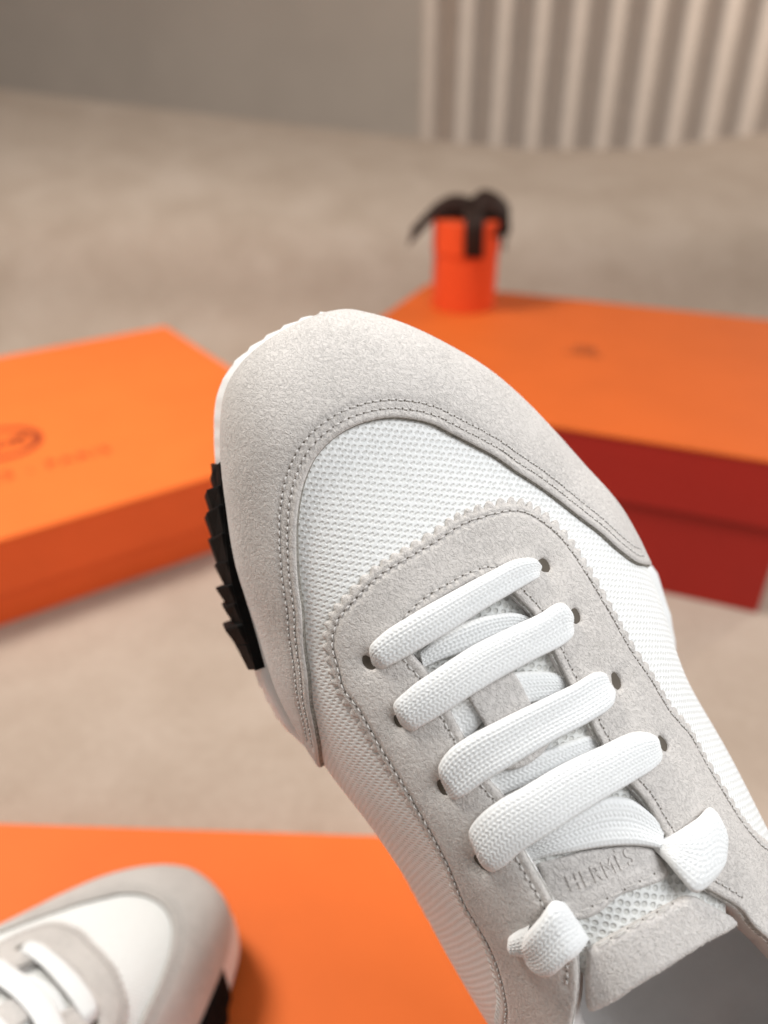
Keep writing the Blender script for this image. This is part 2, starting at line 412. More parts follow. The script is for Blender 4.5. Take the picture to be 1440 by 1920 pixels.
def nap(panel_o, count, mat, parent, lo=.00020, hi=.00042, name='suede_nap'):
    """short loose fibres standing on a suede panel"""
    me = panel_o.data; me.calc_loop_triangles()
    co = np.empty(len(me.vertices)*3); me.vertices.foreach_get('co', co); co = co.reshape(-1, 3)
    tr = np.empty(len(me.loop_triangles)*3, np.int32); me.loop_triangles.foreach_get('vertices', tr); tr = tr.reshape(-1, 3)
    e1 = co[tr[:, 1]]-co[tr[:, 0]]; e2 = co[tr[:, 2]]-co[tr[:, 0]]; cr = np.cross(e1, e2); ar = np.linalg.norm(cr, axis=1); nr = cr/(ar[:, None]+1e-15)
    k = RNG.choice(len(tr), count, p=ar/ar.sum()); u, v = RNG.random((2, count)); fl = u+v > 1; u[fl] = 1-u[fl]; v[fl] = 1-v[fl]
    P = co[tr[k, 0]]+u[:, None]*e1[k]+v[:, None]*e2[k]; N = nr[k]
    dirv = np.array([-.35, -.9, 0])+RNG.normal(0, .55, (count, 3)); dirv -= (dirv*N).sum(1)[:, None]*N
    dirv /= np.linalg.norm(dirv, axis=1)[:, None]; up = RNG.uniform(.12, .75, count)[:, None]
    tip = (dirv*(1-up*.5)+N*up)*RNG.uniform(lo, hi, count)[:, None]
    sd = np.cross(dirv, N)*RNG.uniform(.00003, .00006, count)[:, None]
    V = np.stack([P-sd-N*.00005, P+sd-N*.00005, P+tip], 1).reshape(-1, 3); F = np.arange(count*3).reshape(-1, 3)
    o = obj(name, V, F, mat, parent, smooth=False); o['kind'] = 'stuff'; return o

# ------------------------------------------------------------------ the sneaker
def build_sneaker():
    root = empty('sneaker', 'large sharp white and grey suede sneaker held up close, toe pointing to upper left', 'sneaker', 'pair of white and grey suede sneakers')
    dL = lambda ys: np.stack([-np.interp(ys, YD, LLf), ys], -1)
    dR = lambda ys: np.stack([np.interp(ys, YD, LRt), ys], -1)
    YE = YD[-1]
    # --- lines traced on the photo
    cap_in = dom([(612, 1432), (605, 1390), (600, 1364), (590, 1312), (587, 1273), (577, 1199), (574, 1144), (566, 1086), (562, 1021), (564, 957), (574, 905), (593, 860), (627, 823), (667, 800), (700, 790), (740, 786), (767, 789), (807, 799), (840, 816), (880, 837), (927, 863), (960, 887), (1000, 913), (1033, 937), (1083, 977), (1117, 1003), (1150, 1033), (1180, 1056), (1212, 1072)])
    cap_in = dense(cap_in, step=.0008)
    eo = [(936, 1920), (940, 1857), (929, 1812), (905, 1753), (863, 1684), (828, 1607), (787, 1535), (745, 1465), (715, 1417), (690, 1375), (666, 1333), (638, 1295), (621, 1243), (612, 1205), (616, 1165), (628, 1139), (649, 1115), (697, 1066), (756, 1028), (810, 997), (850, 970), (883, 957), (917, 947), (940, 942), (960, 941), (987, 948), (1013, 963), (1040, 985), (1063, 1010), (1092, 1052), (1114, 1087), (1148, 1146), (1186, 1215), (1218, 1264), (1252, 1323), (1287, 1368), (1322, 1431), (1353, 1483), (1381, 1528), (1405, 1559), (1434, 1583)]
    EO = dense(dom(eo), step=.0008)
    throat_l = [(1075, 1918), (1085, 1854), (1082, 1785), (1033, 1677), (978, 1580), (943, 1489), (922, 1465), (869, 1378), (800, 1257), (767, 1215), (764, 1190), (775, 1165)]
    throat_t = [(800, 1140), (843, 1113), (895, 1087), (925, 1082), (945, 1092)]
    throat_r = [(961, 1115), (996, 1153), (1032, 1222), (1060, 1278), (1103, 1358), (1117, 1385), (1169, 1462), (1204, 1503), (1239, 1562), (1308, 1660), (1343, 1680), (1384, 1708), (1402, 1733), (1436, 1765)]
    TI = dom(throat_l+throat_t+throat_r)
    xl0, yl0 = TI[0]; xr0, yr0 = TI[-1]
    # collar: the opening runs on to the heel outside the frame
    yb = YE-.030
    collar_r = [(xr0+.004, yr0+.012), (.034, yr0+.035), (.036, yb-.03), (.026, yb-.006)]
    collar_l = [(-.020, yb), (-.036, yb-.03), (-.036, yl0+.035), (xl0-.003, yl0+.012)]
    TID = dense(TI, step=.0008)
    opening = np.r_[TID, dense(np.r_[TID[-1:], np.array(collar_r+[(0, yb+.002)]+collar_l), TID[:1]], step=.0015)[1:-1]]
    # --- base: white mesh vamp and quarters
    ys = np.linspace(.0005, YE-.0005, 160)
    outer = np.r_[dL(ys), dR(ys[::-1])]
    hole_in = np.r_[TID+np.array([0, 0]), opening[len(TID):]]
    swell = lambda D, d: 0*d
    panel('mesh_upper', outer, M['mesh'], root, holes=[opening], th=.0006, step=.0014, b=.001)
    # --- lining and insole inside the opening
    ysl = np.linspace(.045, YE-.004, 140)
    panel('lining', np.r_[dL(ysl), dR(ysl[::-1])], M['lining'], root, holes=[opening], off=-.0042, th=.0005, step=.0016, b=.001, skirt=-.0040)
    yy = np.linspace(-.02, -.284, 80); q = np.sqrt(-yy); xl = cub(QK, XL, q)+.003; xr = cub(QK, XR, q)-.003; zf = cub(QK, ZF, q)+.006
    tt = np.linspace(0, 1, 15)
    Vn = np.stack([xl[:, None]*(1-tt)+xr[:, None]*tt, np.repeat(yy[:, None], 15, 1), zf[:, None]+.004*np.abs(2*tt-1)**3], -1).reshape(-1, 3)
    idx = np.arange(len(Vn)).reshape(80, 15)
    obj('insole', Vn, np.stack([idx[:-1, :-1], idx[:-1, 1:], idx[1:, 1:], idx[1:, :-1]], -1).reshape(-1, 4), M['insole'], root)
    # --- toe cap
    yl, yr = cap_in[0, 1], cap_in[-1, 1]
    left = dL(np.linspace(.0004, yl+.004, 90)); right = dR(np.linspace(yr+.012, .0004, 90))
    cap = np.r_[cap_in, right, left[:-1]]
    g1, g2 = inset_line(cap_in, .0022), inset_line(cap_in, .0043)
    # rows on the suede side of the edge
    ctr = np.array([0, .015]); sgn = 1
    if np.linalg.norm(g1[len(g1)//2]-ctr) > np.linalg.norm(cap_in[len(cap_in)//2]-ctr): g1, g2 = inset_line(cap_in, -.0022), inset_line(cap_in, -.0043)
    fuzz = lambda D, d: .00006*np.sin(D[:, 0]*160+2*np.sin(D[:, 1]*90))*np.sin(D[:, 1]*130)
    n_ = len(g1); seam = slice(int(n_*.06), int(n_*.97))
    tc_ = panel('toe_cap', cap, M['suede'], root, off=.0004, th=.0019, b=.0008, e0=.72, step=.0008, grooves=[(g1[seam][::3], .0004, .0007), (g2[seam][::3], .0004, .0007)], dents=fuzz, edge=M['edge'])
    nap(tc_, 30000, M['fibre'], tc_)
    stitches('stitching', g1[seam], root, .0004+.0019-.00030, .0015, .0005)
    stitches('stitching', g2[seam], root, .0004+.0019-.00030, .0015, .0005)
    # dark raw edge of the cap against the mesh
    # --- eyestay with a pinked outer edge
    d = np.r_[0, np.cumsum(np.linalg.norm(np.diff(EO, axis=0), axis=1))]
    s = np.arange(0, d[-1], .00022); E = np.stack([np.interp(s, d, EO[:, 0]), np.interp(s, d, EO[:, 1])], -1)
    t = np.gradient(E, axis=0); t /= np.linalg.norm(t, axis=1)[:, None]; nn = np.stack([-t[:, 1], t[:, 0]], -1)
    cen = TI.mean(0)
    if ((E-cen)*nn).sum(1).mean() < 0: nn = -nn
    wob = s+.0004*np.sin(s*310)
    E = E+nn*((.0018+.0004*np.sin(s*70))*np.abs(np.sin(np.pi*wob/.0031))**.8-.0011+RNG.normal(0, .00009, len(wob)).cumsum()*0)[:, None]
    tail_r = np.array([(.050, EO[-1, 1]+.03), (.052, YE-.06), (.040, YE-.02)]); tail_l = np.array([(-.040, YE-.02), (-.054, YE-.06), (-.052, EO[0, 1]+.03)])
    collar_out = opening[len(TID):]
    # a horseshoe: outer edge, across the right end, back along the throat and across the left end
    ei = TID
    yR = max(EO[-1, 1], TID[-1, 1])+.03; yL = max(EO[0, 1], TID[0, 1])+.03
    crr = np.array([(EO[-1, 0]+.004, EO[-1, 1]+.015), (.046, yR), (.036, yR)]); cll = np.array([(-.036, yL), (-.050, yL), (EO[0, 0]-.002, EO[0, 1]+.015)])
    stay = np.r_[E, crr, np.array([(xr0+.004, yr0+.012)]), TID[::-1], np.array([(xl0-.003, yl0+.012)]), cll]
    eye_px = [(694, 1241), (753, 1349), (834, 1472), (905, 1612), (1016, 1062), (1074, 1157), (1150, 1278), (1236, 1395)]
    EY = dom(eye_px); rings = []
    for k, c in enumerate(EY):
        an = np.linspace(0, 2*np.pi, 24, endpoint=False); rings.append(c+np.stack([.0014*np.cos(an), .0019*np.sin(an)], -1)*(1+.10*np.sin(2*an+k*1.7)+.05*np.sin(3*an+k))[:, None])
    e_st = inset_line(EO, .0026); 
    if np.linalg.norm(e_st[len(e_st)//2]-cen) > np.linalg.norm(EO[len(EO)//2]-cen): e_st = inset_line(EO, -.0026)
    i_st = inset_line(TID, .0022)
    if np.linalg.norm(i_st[len(i_st)//2]-cen) < np.linalg.norm(TID[len(TID)//2]-cen): i_st = inset_line(TID, -.0022)
    n2 = len(i_st); i_st = i_st[int(n2*.05):int(n2*.95)]
    pits = lambda D, dd: fuzz(D, dd)-.0006*np.exp(-(seg_dist(D, EO[::4], False)/.0016)**4)-.0007*sum(np.exp(-(((D-c)**2).sum(1))/(.0034**2)) for c in EY)
    es_ = panel('eyestay', stay, M['suede'], root, holes=rings, off=.0004, th=.0016, b=.0006, e0=.6, step=.00055, grooves=[(e_st[::3], .0006, .0007), (i_st[::3], .0003, .0006)], dents=pits, edge=M['suede_edge'])
    nap(es_, 30000, M['fibre'], es_)
    stitches('stitching', e_st, root, .0004+.0017-.00045, .0017, .0006)
    stitches('stitching', i_st, root, .0004+.0017-.0003, .0017, .0006)
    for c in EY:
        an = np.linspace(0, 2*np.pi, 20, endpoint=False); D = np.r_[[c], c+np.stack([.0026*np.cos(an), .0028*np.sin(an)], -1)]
        V = lift(D, np.r_[.0008, np.full(20, .0011)]); obj('eyelet', V, [(0, 1+k, 1+(k+1) % 20) for k in range(20)], M['hole'], root)  # dark disc painting the shade inside the hole
    # --- tongue
    tl = [(1141, 1888), (1101, 1896), (1097, 1800)]; tr = [(1291, 1684), (1384, 1729)]
    cl = lambda pts: dom(pts)
    y_top = TI[len(throat_l)+2, 1]-.006
    TGL = dom(throat_l)[1:-1]+np.array([-.006, 0]); TGR = dom(throat_r)[1:-3]+np.array([.006, 0])
    end = dom([(1384, 1729), (1262, 1808), (1141, 1884)])
    sink = lambda D: -.0044+.0012*np.clip((D[:, 1]-YT0)/.06, 0, 1)
    YT0 = y_top
    m_out = np.r_[[(-.006, y_top)], TGR[:-3], end+np.array([0, -.002]), TGL[1:]]
    ton = panel('tongue', dense(np.r_[m_out, m_out[:1]], step=.0015)[:-1], M['mesh_tongue'], root, off=sink, th=.0018, b=.003, step=.0010)
    patch = dom([(1008, 1622), (1085, 1600), (1150, 1588), (1222, 1588), (1258, 1632), (1170, 1684), (1090, 1727), (1052, 1722)])
    sk2 = lambda D: sink(D)+.0015
    p_line = dom([(1080, 1713), (1140, 1685), (1190, 1659), (1250, 1626)])
    panel('tongue_patch', dense(np.r_[patch, patch[:1]], step=.001)[:-1], M['suede_tongue'], ton, off=sk2, th=.0014, b=.0009, step=.0007, grooves=[(p_line, .0003, .0006)])
    stitches('stitching', p_line, ton, -.0044+.0012+.0015+.0014-.0002, .0034, .0009, .00016)
    band = dom([(1100, 1783), (1146, 1757), (1210, 1722), (1268, 1690), (1292, 1680), (1340, 1700), (1384, 1729), (1325, 1770), (1262, 1810), (1200, 1848), (1141, 1886), (1105, 1898), (1096, 1840)])
    fringe = dense(np.r_[band, band[:1]], step=.0006)[:-1]
    b_line = dom([(1112, 1775), (1160, 1748), (1215, 1717), (1280, 1682)])
    tt_ = panel('tongue_top', fringe, M['suede_tongue'], ton, off=sk2, th=.0022, b=.0014, step=.0007, grooves=[(b_line, .0004, .0006)])
    nap(tt_, 6000, M['fibre'], ton, .0003, .0007)
    stitches('stitching', b_line, ton, -.0044+.0012+.0015+.0022-.0003, .0034, .0009, .00016)
    keeper = dom([(872, 1302), (905, 1270), (950, 1256), (995, 1322), (1030, 1385), (945, 1440), (915, 1372)])
    panel('lace_keeper', dense(np.r_[keeper, keeper[:1]], step=.001)[:-1], M['suede_tongue'], ton, off=.0004, th=.0012, b=.0008, step=.0007, dents=fuzz)
    # embossed word on the tongue patch
    cu = bpy.data.curves.new('word', 'FONT'); cu.body = 'HERM\u00c8S'; cu.size = 1; cu.extrude = 0; cu.space_character = 1.15
    to = bpy.data.objects.new('word', cu); COL.objects.link(to)
    me = to.evaluated_get(bpy.context.evaluated_depsgraph_get()).to_mesh()
    tv = np.array([v.co[:2] for v in me.vertices]); tf = [tuple(p.vertices) for p in me.polygons]; 
    tv -= tv.min(0); tv /= tv[:, 0].max(); bpy.data.objects.remove(to)
    w0, w1 = dom([(1072, 1672), (1192, 1618)]); ax = w1-w0; up = np.array([ax[1], -ax[0]])*1.0
    Dw = w0+tv[:, :1]*ax+tv[:, 1:]*up*1.25
    # raised letters with side walls
    nT = len(Dw); ob = sk2(Dw)+.0014
    Vw = np.r_[lift(Dw, ob+.00028), lift(Dw, ob-.0003)]
    from collections import Counter
    ec = Counter(tuple(sorted((f[i], f[(i+1) % len(f)]))) for f in tf for i in range(len(f)))
    side = [(a, b_, b_+nT, a+nT) for f in tf for a, b_ in [(f[i], f[(i+1) % len(f)]) for i in range(len(f))] if ec[tuple(sorted((a, b_)))] == 1]
    obj('embossed_word', Vw, tf+side, M['suede_tongue'], ton, smooth=False)
    # --- laces crossing below, on the tongue
    under = [([(786, 1222), (830, 1185), (878, 1163), (930, 1150), (975, 1148), (1000, 1155)], [(794, 1254), (830, 1238), (885, 1219), (940, 1195), (985, 1190), (1010, 1200)]),
             ([(835, 1330), (880, 1290), (958, 1262), (1010, 1258), (1058, 1264), (1075, 1272)], [(872, 1395), (915, 1350), (985, 1322), (1030, 1312), (1075, 1308), (1090, 1310)]),
             ([(905, 1450), (950, 1432), (1020, 1408), (1075, 1388), (1120, 1380), (1135, 1390)], [(930, 1500), (990, 1475), (1060, 1448), (1110, 1425), (1150, 1415), (1160, 1420)]),
             ([(975, 1598), (1020, 1552), (1080, 1515), (1127, 1495), (1175, 1497), (1240, 1545)], [(985, 1622), (1030, 1608), (1079, 1597), (1148, 1586), (1200, 1586), (1236, 1592)])]
    for k, (a, b_) in enumerate(under):
        ribbon('lace', a, b_, root, (lambda s, k=k: -.0022+.0012*np.sin(np.pi*s)+(.0026*s if k == 3 else 0)), .0013)
    # --- lace bars on top
    bars = [([(694, 1232), (697, 1212), (716, 1190), (774, 1151), (843, 1112), (905, 1079), (965, 1052), (992, 1051), (1012, 1060)], [(703, 1254), (712, 1254), (739, 1243), (790, 1215), (843, 1184), (900, 1147), (947, 1119), (985, 1097), (1015, 1080)]),
            ([(744, 1342), (742, 1319), (767, 1290), (820, 1252), (878, 1214), (940, 1183), (999, 1156), (1044, 1134), (1070, 1150)], [(758, 1366), (768, 1369), (794, 1357), (835, 1333), (878, 1305), (947, 1264), (1000, 1236), (1051, 1209), (1079, 1184)]),
            ([(828, 1462), (827, 1430), (843, 1403), (878, 1377), (930, 1350), (1000, 1316), (1061, 1287), (1112, 1262), (1141, 1268)], [(838, 1488), (848, 1494), (871, 1486), (912, 1458), (965, 1427), (1027, 1390), (1096, 1354), (1135, 1327), (1150, 1300)]),
            ([(888, 1585), (886, 1545), (901, 1523), (935, 1495), (978, 1471), (1047, 1431), (1110, 1402), (1178, 1374), (1225, 1380)], [(906, 1620), (918, 1627), (943, 1618), (978, 1588), (1047, 1543), (1110, 1503), (1170, 1468), (1215, 1440), (1240, 1412)])]
    for a, b_ in bars:
        ribbon('lace', a, b_, root, (lambda s: .0023+.0011*np.sin(np.pi*s)), .0010, drop0=.0030, drop1=.0026, tuck=.10)
    # --- the two lace ends folded over the throat edge
    ribbon('folded_lace_end', [(1229, 1580), (1255, 1560), (1285, 1538), (1311, 1518), (1336, 1555), (1346, 1598)], [(1226, 1588), (1246, 1625), (1262, 1648), (1280, 1669), (1318, 1650), (1347, 1606)], root, (lambda s: .0016+.0020*np.sin(np.pi*s)), .0018, drop0=.003, drop1=.002, tuck=.2)
    ribbon('folded_lace_end', [(984, 1765), (996, 1730), (1016, 1704), (1040, 1679), (1066, 1700)], [(988, 1786), (1006, 1796), (1026, 1805), (1074, 1782), (1106, 1768)], root, (lambda s: .0018+.0024*np.sin(np.pi*s)), .0019, drop0=.0015, drop1=.004, tuck=.25)
    ribbon('lace_tail', [(960, 1745), (975, 1735), (998, 1724)], [(966, 1767), (980, 1776), (994, 1780)], root, .0020, .0018, drop0=.001, tuck=.3)
    # --- midsole, outsole and side lugs
    def outline(n=520):
        ph = np.linspace(0, 1, n, endpoint=False)
        qq = np.concatenate([np.linspace(QK[-1], 0, n//2, endpoint=False), np.linspace(0, QK[-1], n//2, endpoint=False)])
        yv = -qq*qq; x = np.where(np.arange(n) < n//2, cub(QK, XL, qq), cub(QK, XR, qq))
        P = np.stack([x, yv], -1); P = np.r_[P, P[:1]]
        P = lin(P, n=n+1)[:-1]; k = np.ones(7)/7
        P = np.stack([np.convolve(np.pad(P[:, i], 3, 'wrap'), k, 'valid') for i in (0, 1)], -1)
        t = np.roll(P, -1, 0)-np.roll(P, 1, 0); t /= np.linalg.norm(t, axis=1)[:, None]
        nv = np.stack([-t[:, 1], t[:, 0]], -1)
        if (nv*(P-P.mean(0))).sum(1).mean() < 0: nv = -nv
        return P, nv
    P, nv = outline(); n = len(P); zf = cub(QK, ZF, np.sqrt(np.clip(-P[:, 1], 0, .29)))
    zb = .011*np.clip(1+P[:, 1]/.075, 0, 1)**2+.004*np.clip((-P[:, 1]-.24)/.05, 0, 1)**2
    arc = np.r_[0, np.cumsum(np.linalg.norm(np.diff(P, axis=0), axis=1))]
    saw = 1-((arc/.0052) % 1); lft = P[:, 0] < 0
    om = SOLE_OUT(P, lft)
    ser = np.where(P[:, 0] < 0, .0007, .0014)*saw
    rings_ = [(-.004, zf+.0015), (om*.55, zf+.0026), (om*.9, zf+.0012), (om+ser*.5, zf-.003), (om+ser+.001, zf-.009), (om+.0015, zb+.0055), (om+.0015, zb+.004)]
    V = np.concatenate([np.c_[P+nv*np.asarray(o_)[..., None] if np.ndim(o_) else P+nv*o_, z] for o_, z in rings_]); F = []
    for r_ in range(len(rings_)-1):
        i0 = np.arange(n); F += np.stack([r_*n+i0, r_*n+(i0+1) % n, (r_+1)*n+(i0+1) % n, (r_+1)*n+i0], 1).tolist()
    F.append(list(range((len(rings_)-1)*n, len(rings_)*n)))
    obj('midsole', V, F, M['eva'], root)
    r2 = [(om+.0012, zb+.0041), (om+.0012, zb+.001), (om-.001, zb)]
    V = np.concatenate([np.c_[P+nv*o_[:, None], z] for o_, z in r2]); F = []
    for r_ in range(2): F += np.stack([r_*n+i0, r_*n+(i0+1) % n, (r_+1)*n+(i0+1) % n, (r_+1)*n+i0], 1).tolist()
    F.append(list(range(2*n, 3*n))); F.append(list(range(n))[::-1])
    obj('outsole', V, F, M['rubber'], root)
    for side in (True,):
        idx = np.where((P[:, 0] < 0) == side)[0]
        ysd = P[idx, 1]
        y0 = LUGS[0]; k = 0
        sel = idx[(ysd < -.0225) & (ysd > -.0800)]
        lev = [(1.0, -.003), (1.0, .0010), (.9, .0016), (.5, .0024), (.08, .0028), (.06, -.003)]
        Vb = [(*(P[i]+nv[i]*(om[i]+o_)), zb[i]+(zf[i]+.0024-zb[i])*zz) for zz, o_ in lev for i in sel]; m_ = len(sel)
        Fb = [(r_*m_+k_, r_*m_+k_+1, (r_+1)*m_+k_+1, (r_+1)*m_+k_) for r_ in range(len(lev)-1) for k_ in range(m_-1)]+[tuple(r_*m_ for r_ in range(len(lev))), tuple(r_*m_+m_-1 for r_ in range(len(lev)))[::-1]]
        obj('tread_panel', Vb, Fb, M['rubber'], root, smooth=False)
        for (ya, yb_, pr) in LUGS[1]:
            pr *= 1.2
            def pt(y, o_, zfrac, zadd=0):
                i = idx[np.abs(ysd-y).argmin()]; b0 = P[i]+nv[i]*(om[i]+o_); z = zb[i]+(zf[i]+.0022-zb[i])*zfrac+zadd
                return (b0[0], b0[1], z)
            sk = .004
            vs = [pt(ya, -.003, 1.0), pt(yb_, -.003, 1.0), pt(ya, pr*.55, .99), pt(yb_, pr*.30, .99),
                  pt(ya-sk*.5, pr+.0016, .62), pt(yb_-sk*.5, pr*.62+.0010, .62), pt(ya-sk, pr+.0022, .1), pt(yb_-sk, pr*.7+.0014, .1), pt(ya-sk, -.003, .05), pt(yb_-sk, -.003, .05)]
            fs = [(0, 1, 3, 2), (2, 3, 5, 4), (4, 5, 7, 6), (6, 7, 9, 8), (0, 2, 4, 6, 8), (1, 9, 7, 5, 3), (0, 8, 9, 1)]
            bevel(obj('lug', vs, fs, M['rubber'], root, smooth=False), .0007, 2)
    return root

M['insole'] = plain('grey_insole', grey(.70, (1, .97, .95)), .9, .15, 30, .05, 1200, .0003)
def SOLE_OUT(P, lft):
    y = -P[:, 1]
    l = np.interp(y, [0, .003, .015, .03, .06, .085, .10, .115, .2, .29], [.0024, .0026, .0018, .0016, .0040, .0050, .0046, .0004, -.001, .003])
    r = np.interp(y, [0, .004, .015, .05, .095, .105, .115, .13, .14, .155, .2, .29], [.0020, .0014, .001, .001, .001, .006, .0115, .013, .011, .004, .003, .004])
    return np.where(lft, l, r)
LUGS = (0, [(-a, -b, p) for a, b, p in [(.0225, .0285, .0012), (.0275, .0345, .0030), (.0335, .0415, .0034), (.0405, .0485, .0030), (.0475, .0545, .0024), (.0535, .0605, .0034), (.0595, .0665, .0030), (.0655, .0725, .0042), (.0715, .0800, .0026)]])
shoe = build_sneaker()
Mw = np.eye(4); Mw[:3, :3] = SR; Mw[:3, 3] = SO
shoe.matrix_world = Matrix(Mw.tolist())

# ------------------------------------------------------------------ placing things in the room from the photo's pixels
def ray(u, v):
    return CAMROT@np.array([(u-CX)/FPX, -(v-CY)/FPX, -1.0])
def at_z(u, v, z):
    d = ray(u, v); return CAMLOC+d*((z-H)/d[2])

# --- the second shoe of the pair: mirrored copy with copies of its parts
def copy_tree(o, parent=None):
    c = o.copy(); COL.objects.link(c)
    if parent is not None: c.parent = parent
    for ch in list(o.children): copy_tree(ch, c)
    return c
BOT_Z = .030
shoe2 = copy_tree(shoe)
shoe2['label'] = 'other sneaker standing on the orange lid, out of focus, toe pointing right'
def place_second(tip_px, yaw, scale=1.0):
    p = at_z(tip_px[0], tip_px[1], BOT_Z+.02)
    # toe direction (world xy); mirrored in x
    Rz = Matrix.Rotation(yaw, 4, 'Z')
    shoe2.matrix_world = Matrix.Translation((p[0], p[1], BOT_Z+.0005)) @ Rz @ Matrix.Diagonal((-scale, scale, scale, 1))
place_second((372, 1682), R(-36))

# ------------------------------------------------------------------ boxes
def boxmesh(x0, x1, y0, y1, z0, z1):
    v = [(x0, y0, z0), (x1, y0, z0), (x1, y1, z0), (x0, y1, z0), (x0, y0, z1), (x1, y0, z1), (x1, y1, z1), (x0, y1, z1)]
    return v, [(0, 3, 2, 1), (4, 5, 6, 7), (0, 1, 5, 4), (1, 2, 6, 5), (2, 3, 7, 6), (3, 0, 4, 7)]
def lidmesh(x0, x1, y0, y1, z0, z1, t=.0022):
    """open-bottomed lid with board thickness"""
    v, f = boxmesh(x0, x1, y0, y1, z0, z1); f = f[1:]
    v2, f2 = boxmesh(x0+t, x1-t, y0+t, y1-t, z0, z1-t); n = 8
    f = f+[tuple(n+i for i in reversed(q)) for q in f2[1:]]
    for a, b_ in ((0, 1), (1, 2), (2, 3), (3, 0)): f.append((b_, a, n+a, n+b_))
    return v+v2, f
def gift_box(name, label, lx, ly, hz, lid_h, lid_mat, side_mat, body_mat, group=None):
    root = empty(name, label, 'box', group)
    g = .0055
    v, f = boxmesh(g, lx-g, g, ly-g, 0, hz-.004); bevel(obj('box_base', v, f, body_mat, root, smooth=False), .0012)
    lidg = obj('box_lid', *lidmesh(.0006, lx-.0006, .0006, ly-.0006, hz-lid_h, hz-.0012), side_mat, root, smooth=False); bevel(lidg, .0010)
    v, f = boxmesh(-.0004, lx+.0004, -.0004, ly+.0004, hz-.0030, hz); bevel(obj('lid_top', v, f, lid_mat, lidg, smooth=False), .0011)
    return root
def pose(o, origin, xdir):
    a = math.atan2(xdir[1], xdir[0]); o.location = tuple(origin); o.rotation_euler = (0, 0, a)
def text_part(word, parent, size, loc, mat, rot=0, spacing=1.0, th=.0002):
    cu = bpy.data.curves.new('print', 'FONT'); cu.body = word; cu.size = size; cu.extrude = th; cu.align_x = 'CENTER'; cu.align_y = 'CENTER'; cu.space_character = spacing
    to = bpy.data.objects.new('print', cu); COL.objects.link(to)
    me = bpy.data.meshes.new_from_object(to.evaluated_get(bpy.context.evaluated_depsgraph_get())); bpy.data.objects.remove(to)
    me.materials.clear(); me.materials.append(mat); me.name = 'printed_word'
    o = bpy.data.objects.new('printed_word', me); COL.objects.link(o); o.parent = parent; o.location = loc; o.rotation_euler = (0, 0, rot)
    return o
def ring(parts, cx, cy, r0, r1, z, a0=0, a1=2*np.pi, sx=1, n=40):
    V, F = parts; b0 = len(V)
    for k in range(n+1):
        a = a0+(a1-a0)*k/n
        for r_ in (r0, r1): V.append((cx+r_*math.cos(a)*sx, cy+r_*math.sin(a), z))
    for k in range(n): F.append((b0+2*k, b0+2*k+1, b0+2*k+3, b0+2*k+2))
def emblem(parent, loc, s, mat):
    """printed carriage emblem inside a ring"""
    p = ([], [])
    ring(p, 0, 0, .82*s, 1.0*s, .0003); ring(p, 0, 0, .78*s, .81*s, .0003)
    ring(p, -.32*s, -.16*s, .15*s, .21*s, .0003); ring(p, .02*s, -.20*s, .10*s, .15*s, .0003)
    ring(p, -.18*s, .14*s, .0, .22*s, .0003, R(180), R(360)); ring(p, -.18*s, .16*s, .19*s, .25*s, .0003, R(20), R(170))
    ring(p, .36*s, .02*s, 0, .16*s, .0003, sx=1.5); ring(p, .58*s, .18*s, 0, .09*s, .0003)
    for x in (.24, .34, .48, .56):
        b0 = len(p[0]); p[0].extend([(x*s, -.34*s, .0003), ((x+.05)*s, -.34*s, .0003), ((x+.05)*s, 0, .0003), (x*s, 0, .0003)]); p[1].append((b0, b0+1, b0+2, b0+3))
    o = obj('printed_emblem', p[0], p[1], mat, parent, smooth=False); o.location = loc; return o

# left flat box: back right corner and front edge read off the photo
HL = .20*H
A = at_z(310, 611, HL); Fc = at_z(405, 890, HL); F0 = at_z(0, 1011, HL)
fd = Fc-F0; fd /= np.linalg.norm(fd); sd = np.array([fd[1], -fd[0], 0])       # fd: along the front to the right; sd: towards the viewer
ly = float((Fc-A)@sd); lx = .40; print('left box', ly)
orig = A-fd*lx+sd*ly; orig[2] = 0
lb = gift_box('gift_box', 'flat orange box lying at the left with a ring emblem printed on its lid', lx, ly, HL, .054, M['orange'], M['orange_soft_shade'], M['orange_soft_shade'], group='orange boxes')
pose(lb, orig, fd)
def to_local(o_, fdir, P):
    d = P-o_; ydir = np.array([-fdir[1], fdir[0], 0]); return (float(d@fdir), float(ydir@d))
ex, ey = to_local(orig, fd, at_z(2, 832, HL))
lid = [c for c in lb.children if c.name.startswith('box_lid')][0]
emblem(lid, (ex, ey, HL), .040, M['print'])
tx, ty = to_local(orig, fd, at_z(30, 888, HL))
text_part('HERM\u00c8S - PARIS', lid, .021, (tx, ty, HL+.0003), M['print'], 0, 1.25)

# right tall box: the front right corner at the floor is in view, the one of the lid is outside the frame
HR = .35*H
G0 = at_z(1432, 1160, 0); Bk = at_z(802, 532, HR); Fl = at_z(1000, 785, HR)
Fr = np.array([G0[0], G0[1], HR])
fd2 = (at_z(1440, 588, HR)-Bk); fd2[2] = 0; fd2 /= np.linalg.norm(fd2)
fd3 = Fr-Fl; fd3 /= np.linalg.norm(fd3); fdm = fd2*.35+fd3*.65; fdm /= np.linalg.norm(fdm)
sdm = np.array([fdm[1], -fdm[0], 0]); v_ = Fr-Bk
lx2, ly2 = float(v_@fdm), float(v_@sdm)
print('box right', lx2, ly2, HR)
orig2 = Fr-fdm*lx2; orig2[2] = 0
rb = gift_box('shoe_box', 'tall orange shoe box at the right carrying a small ribboned tube', lx2, ly2, HR, .062, M['orange_dim_top'], M['orange_shaded_side'], M['orange_shaded_side'], group='orange boxes')
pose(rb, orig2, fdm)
lid2 = [c for c in rb.children if c.name.startswith('box_lid')][0]
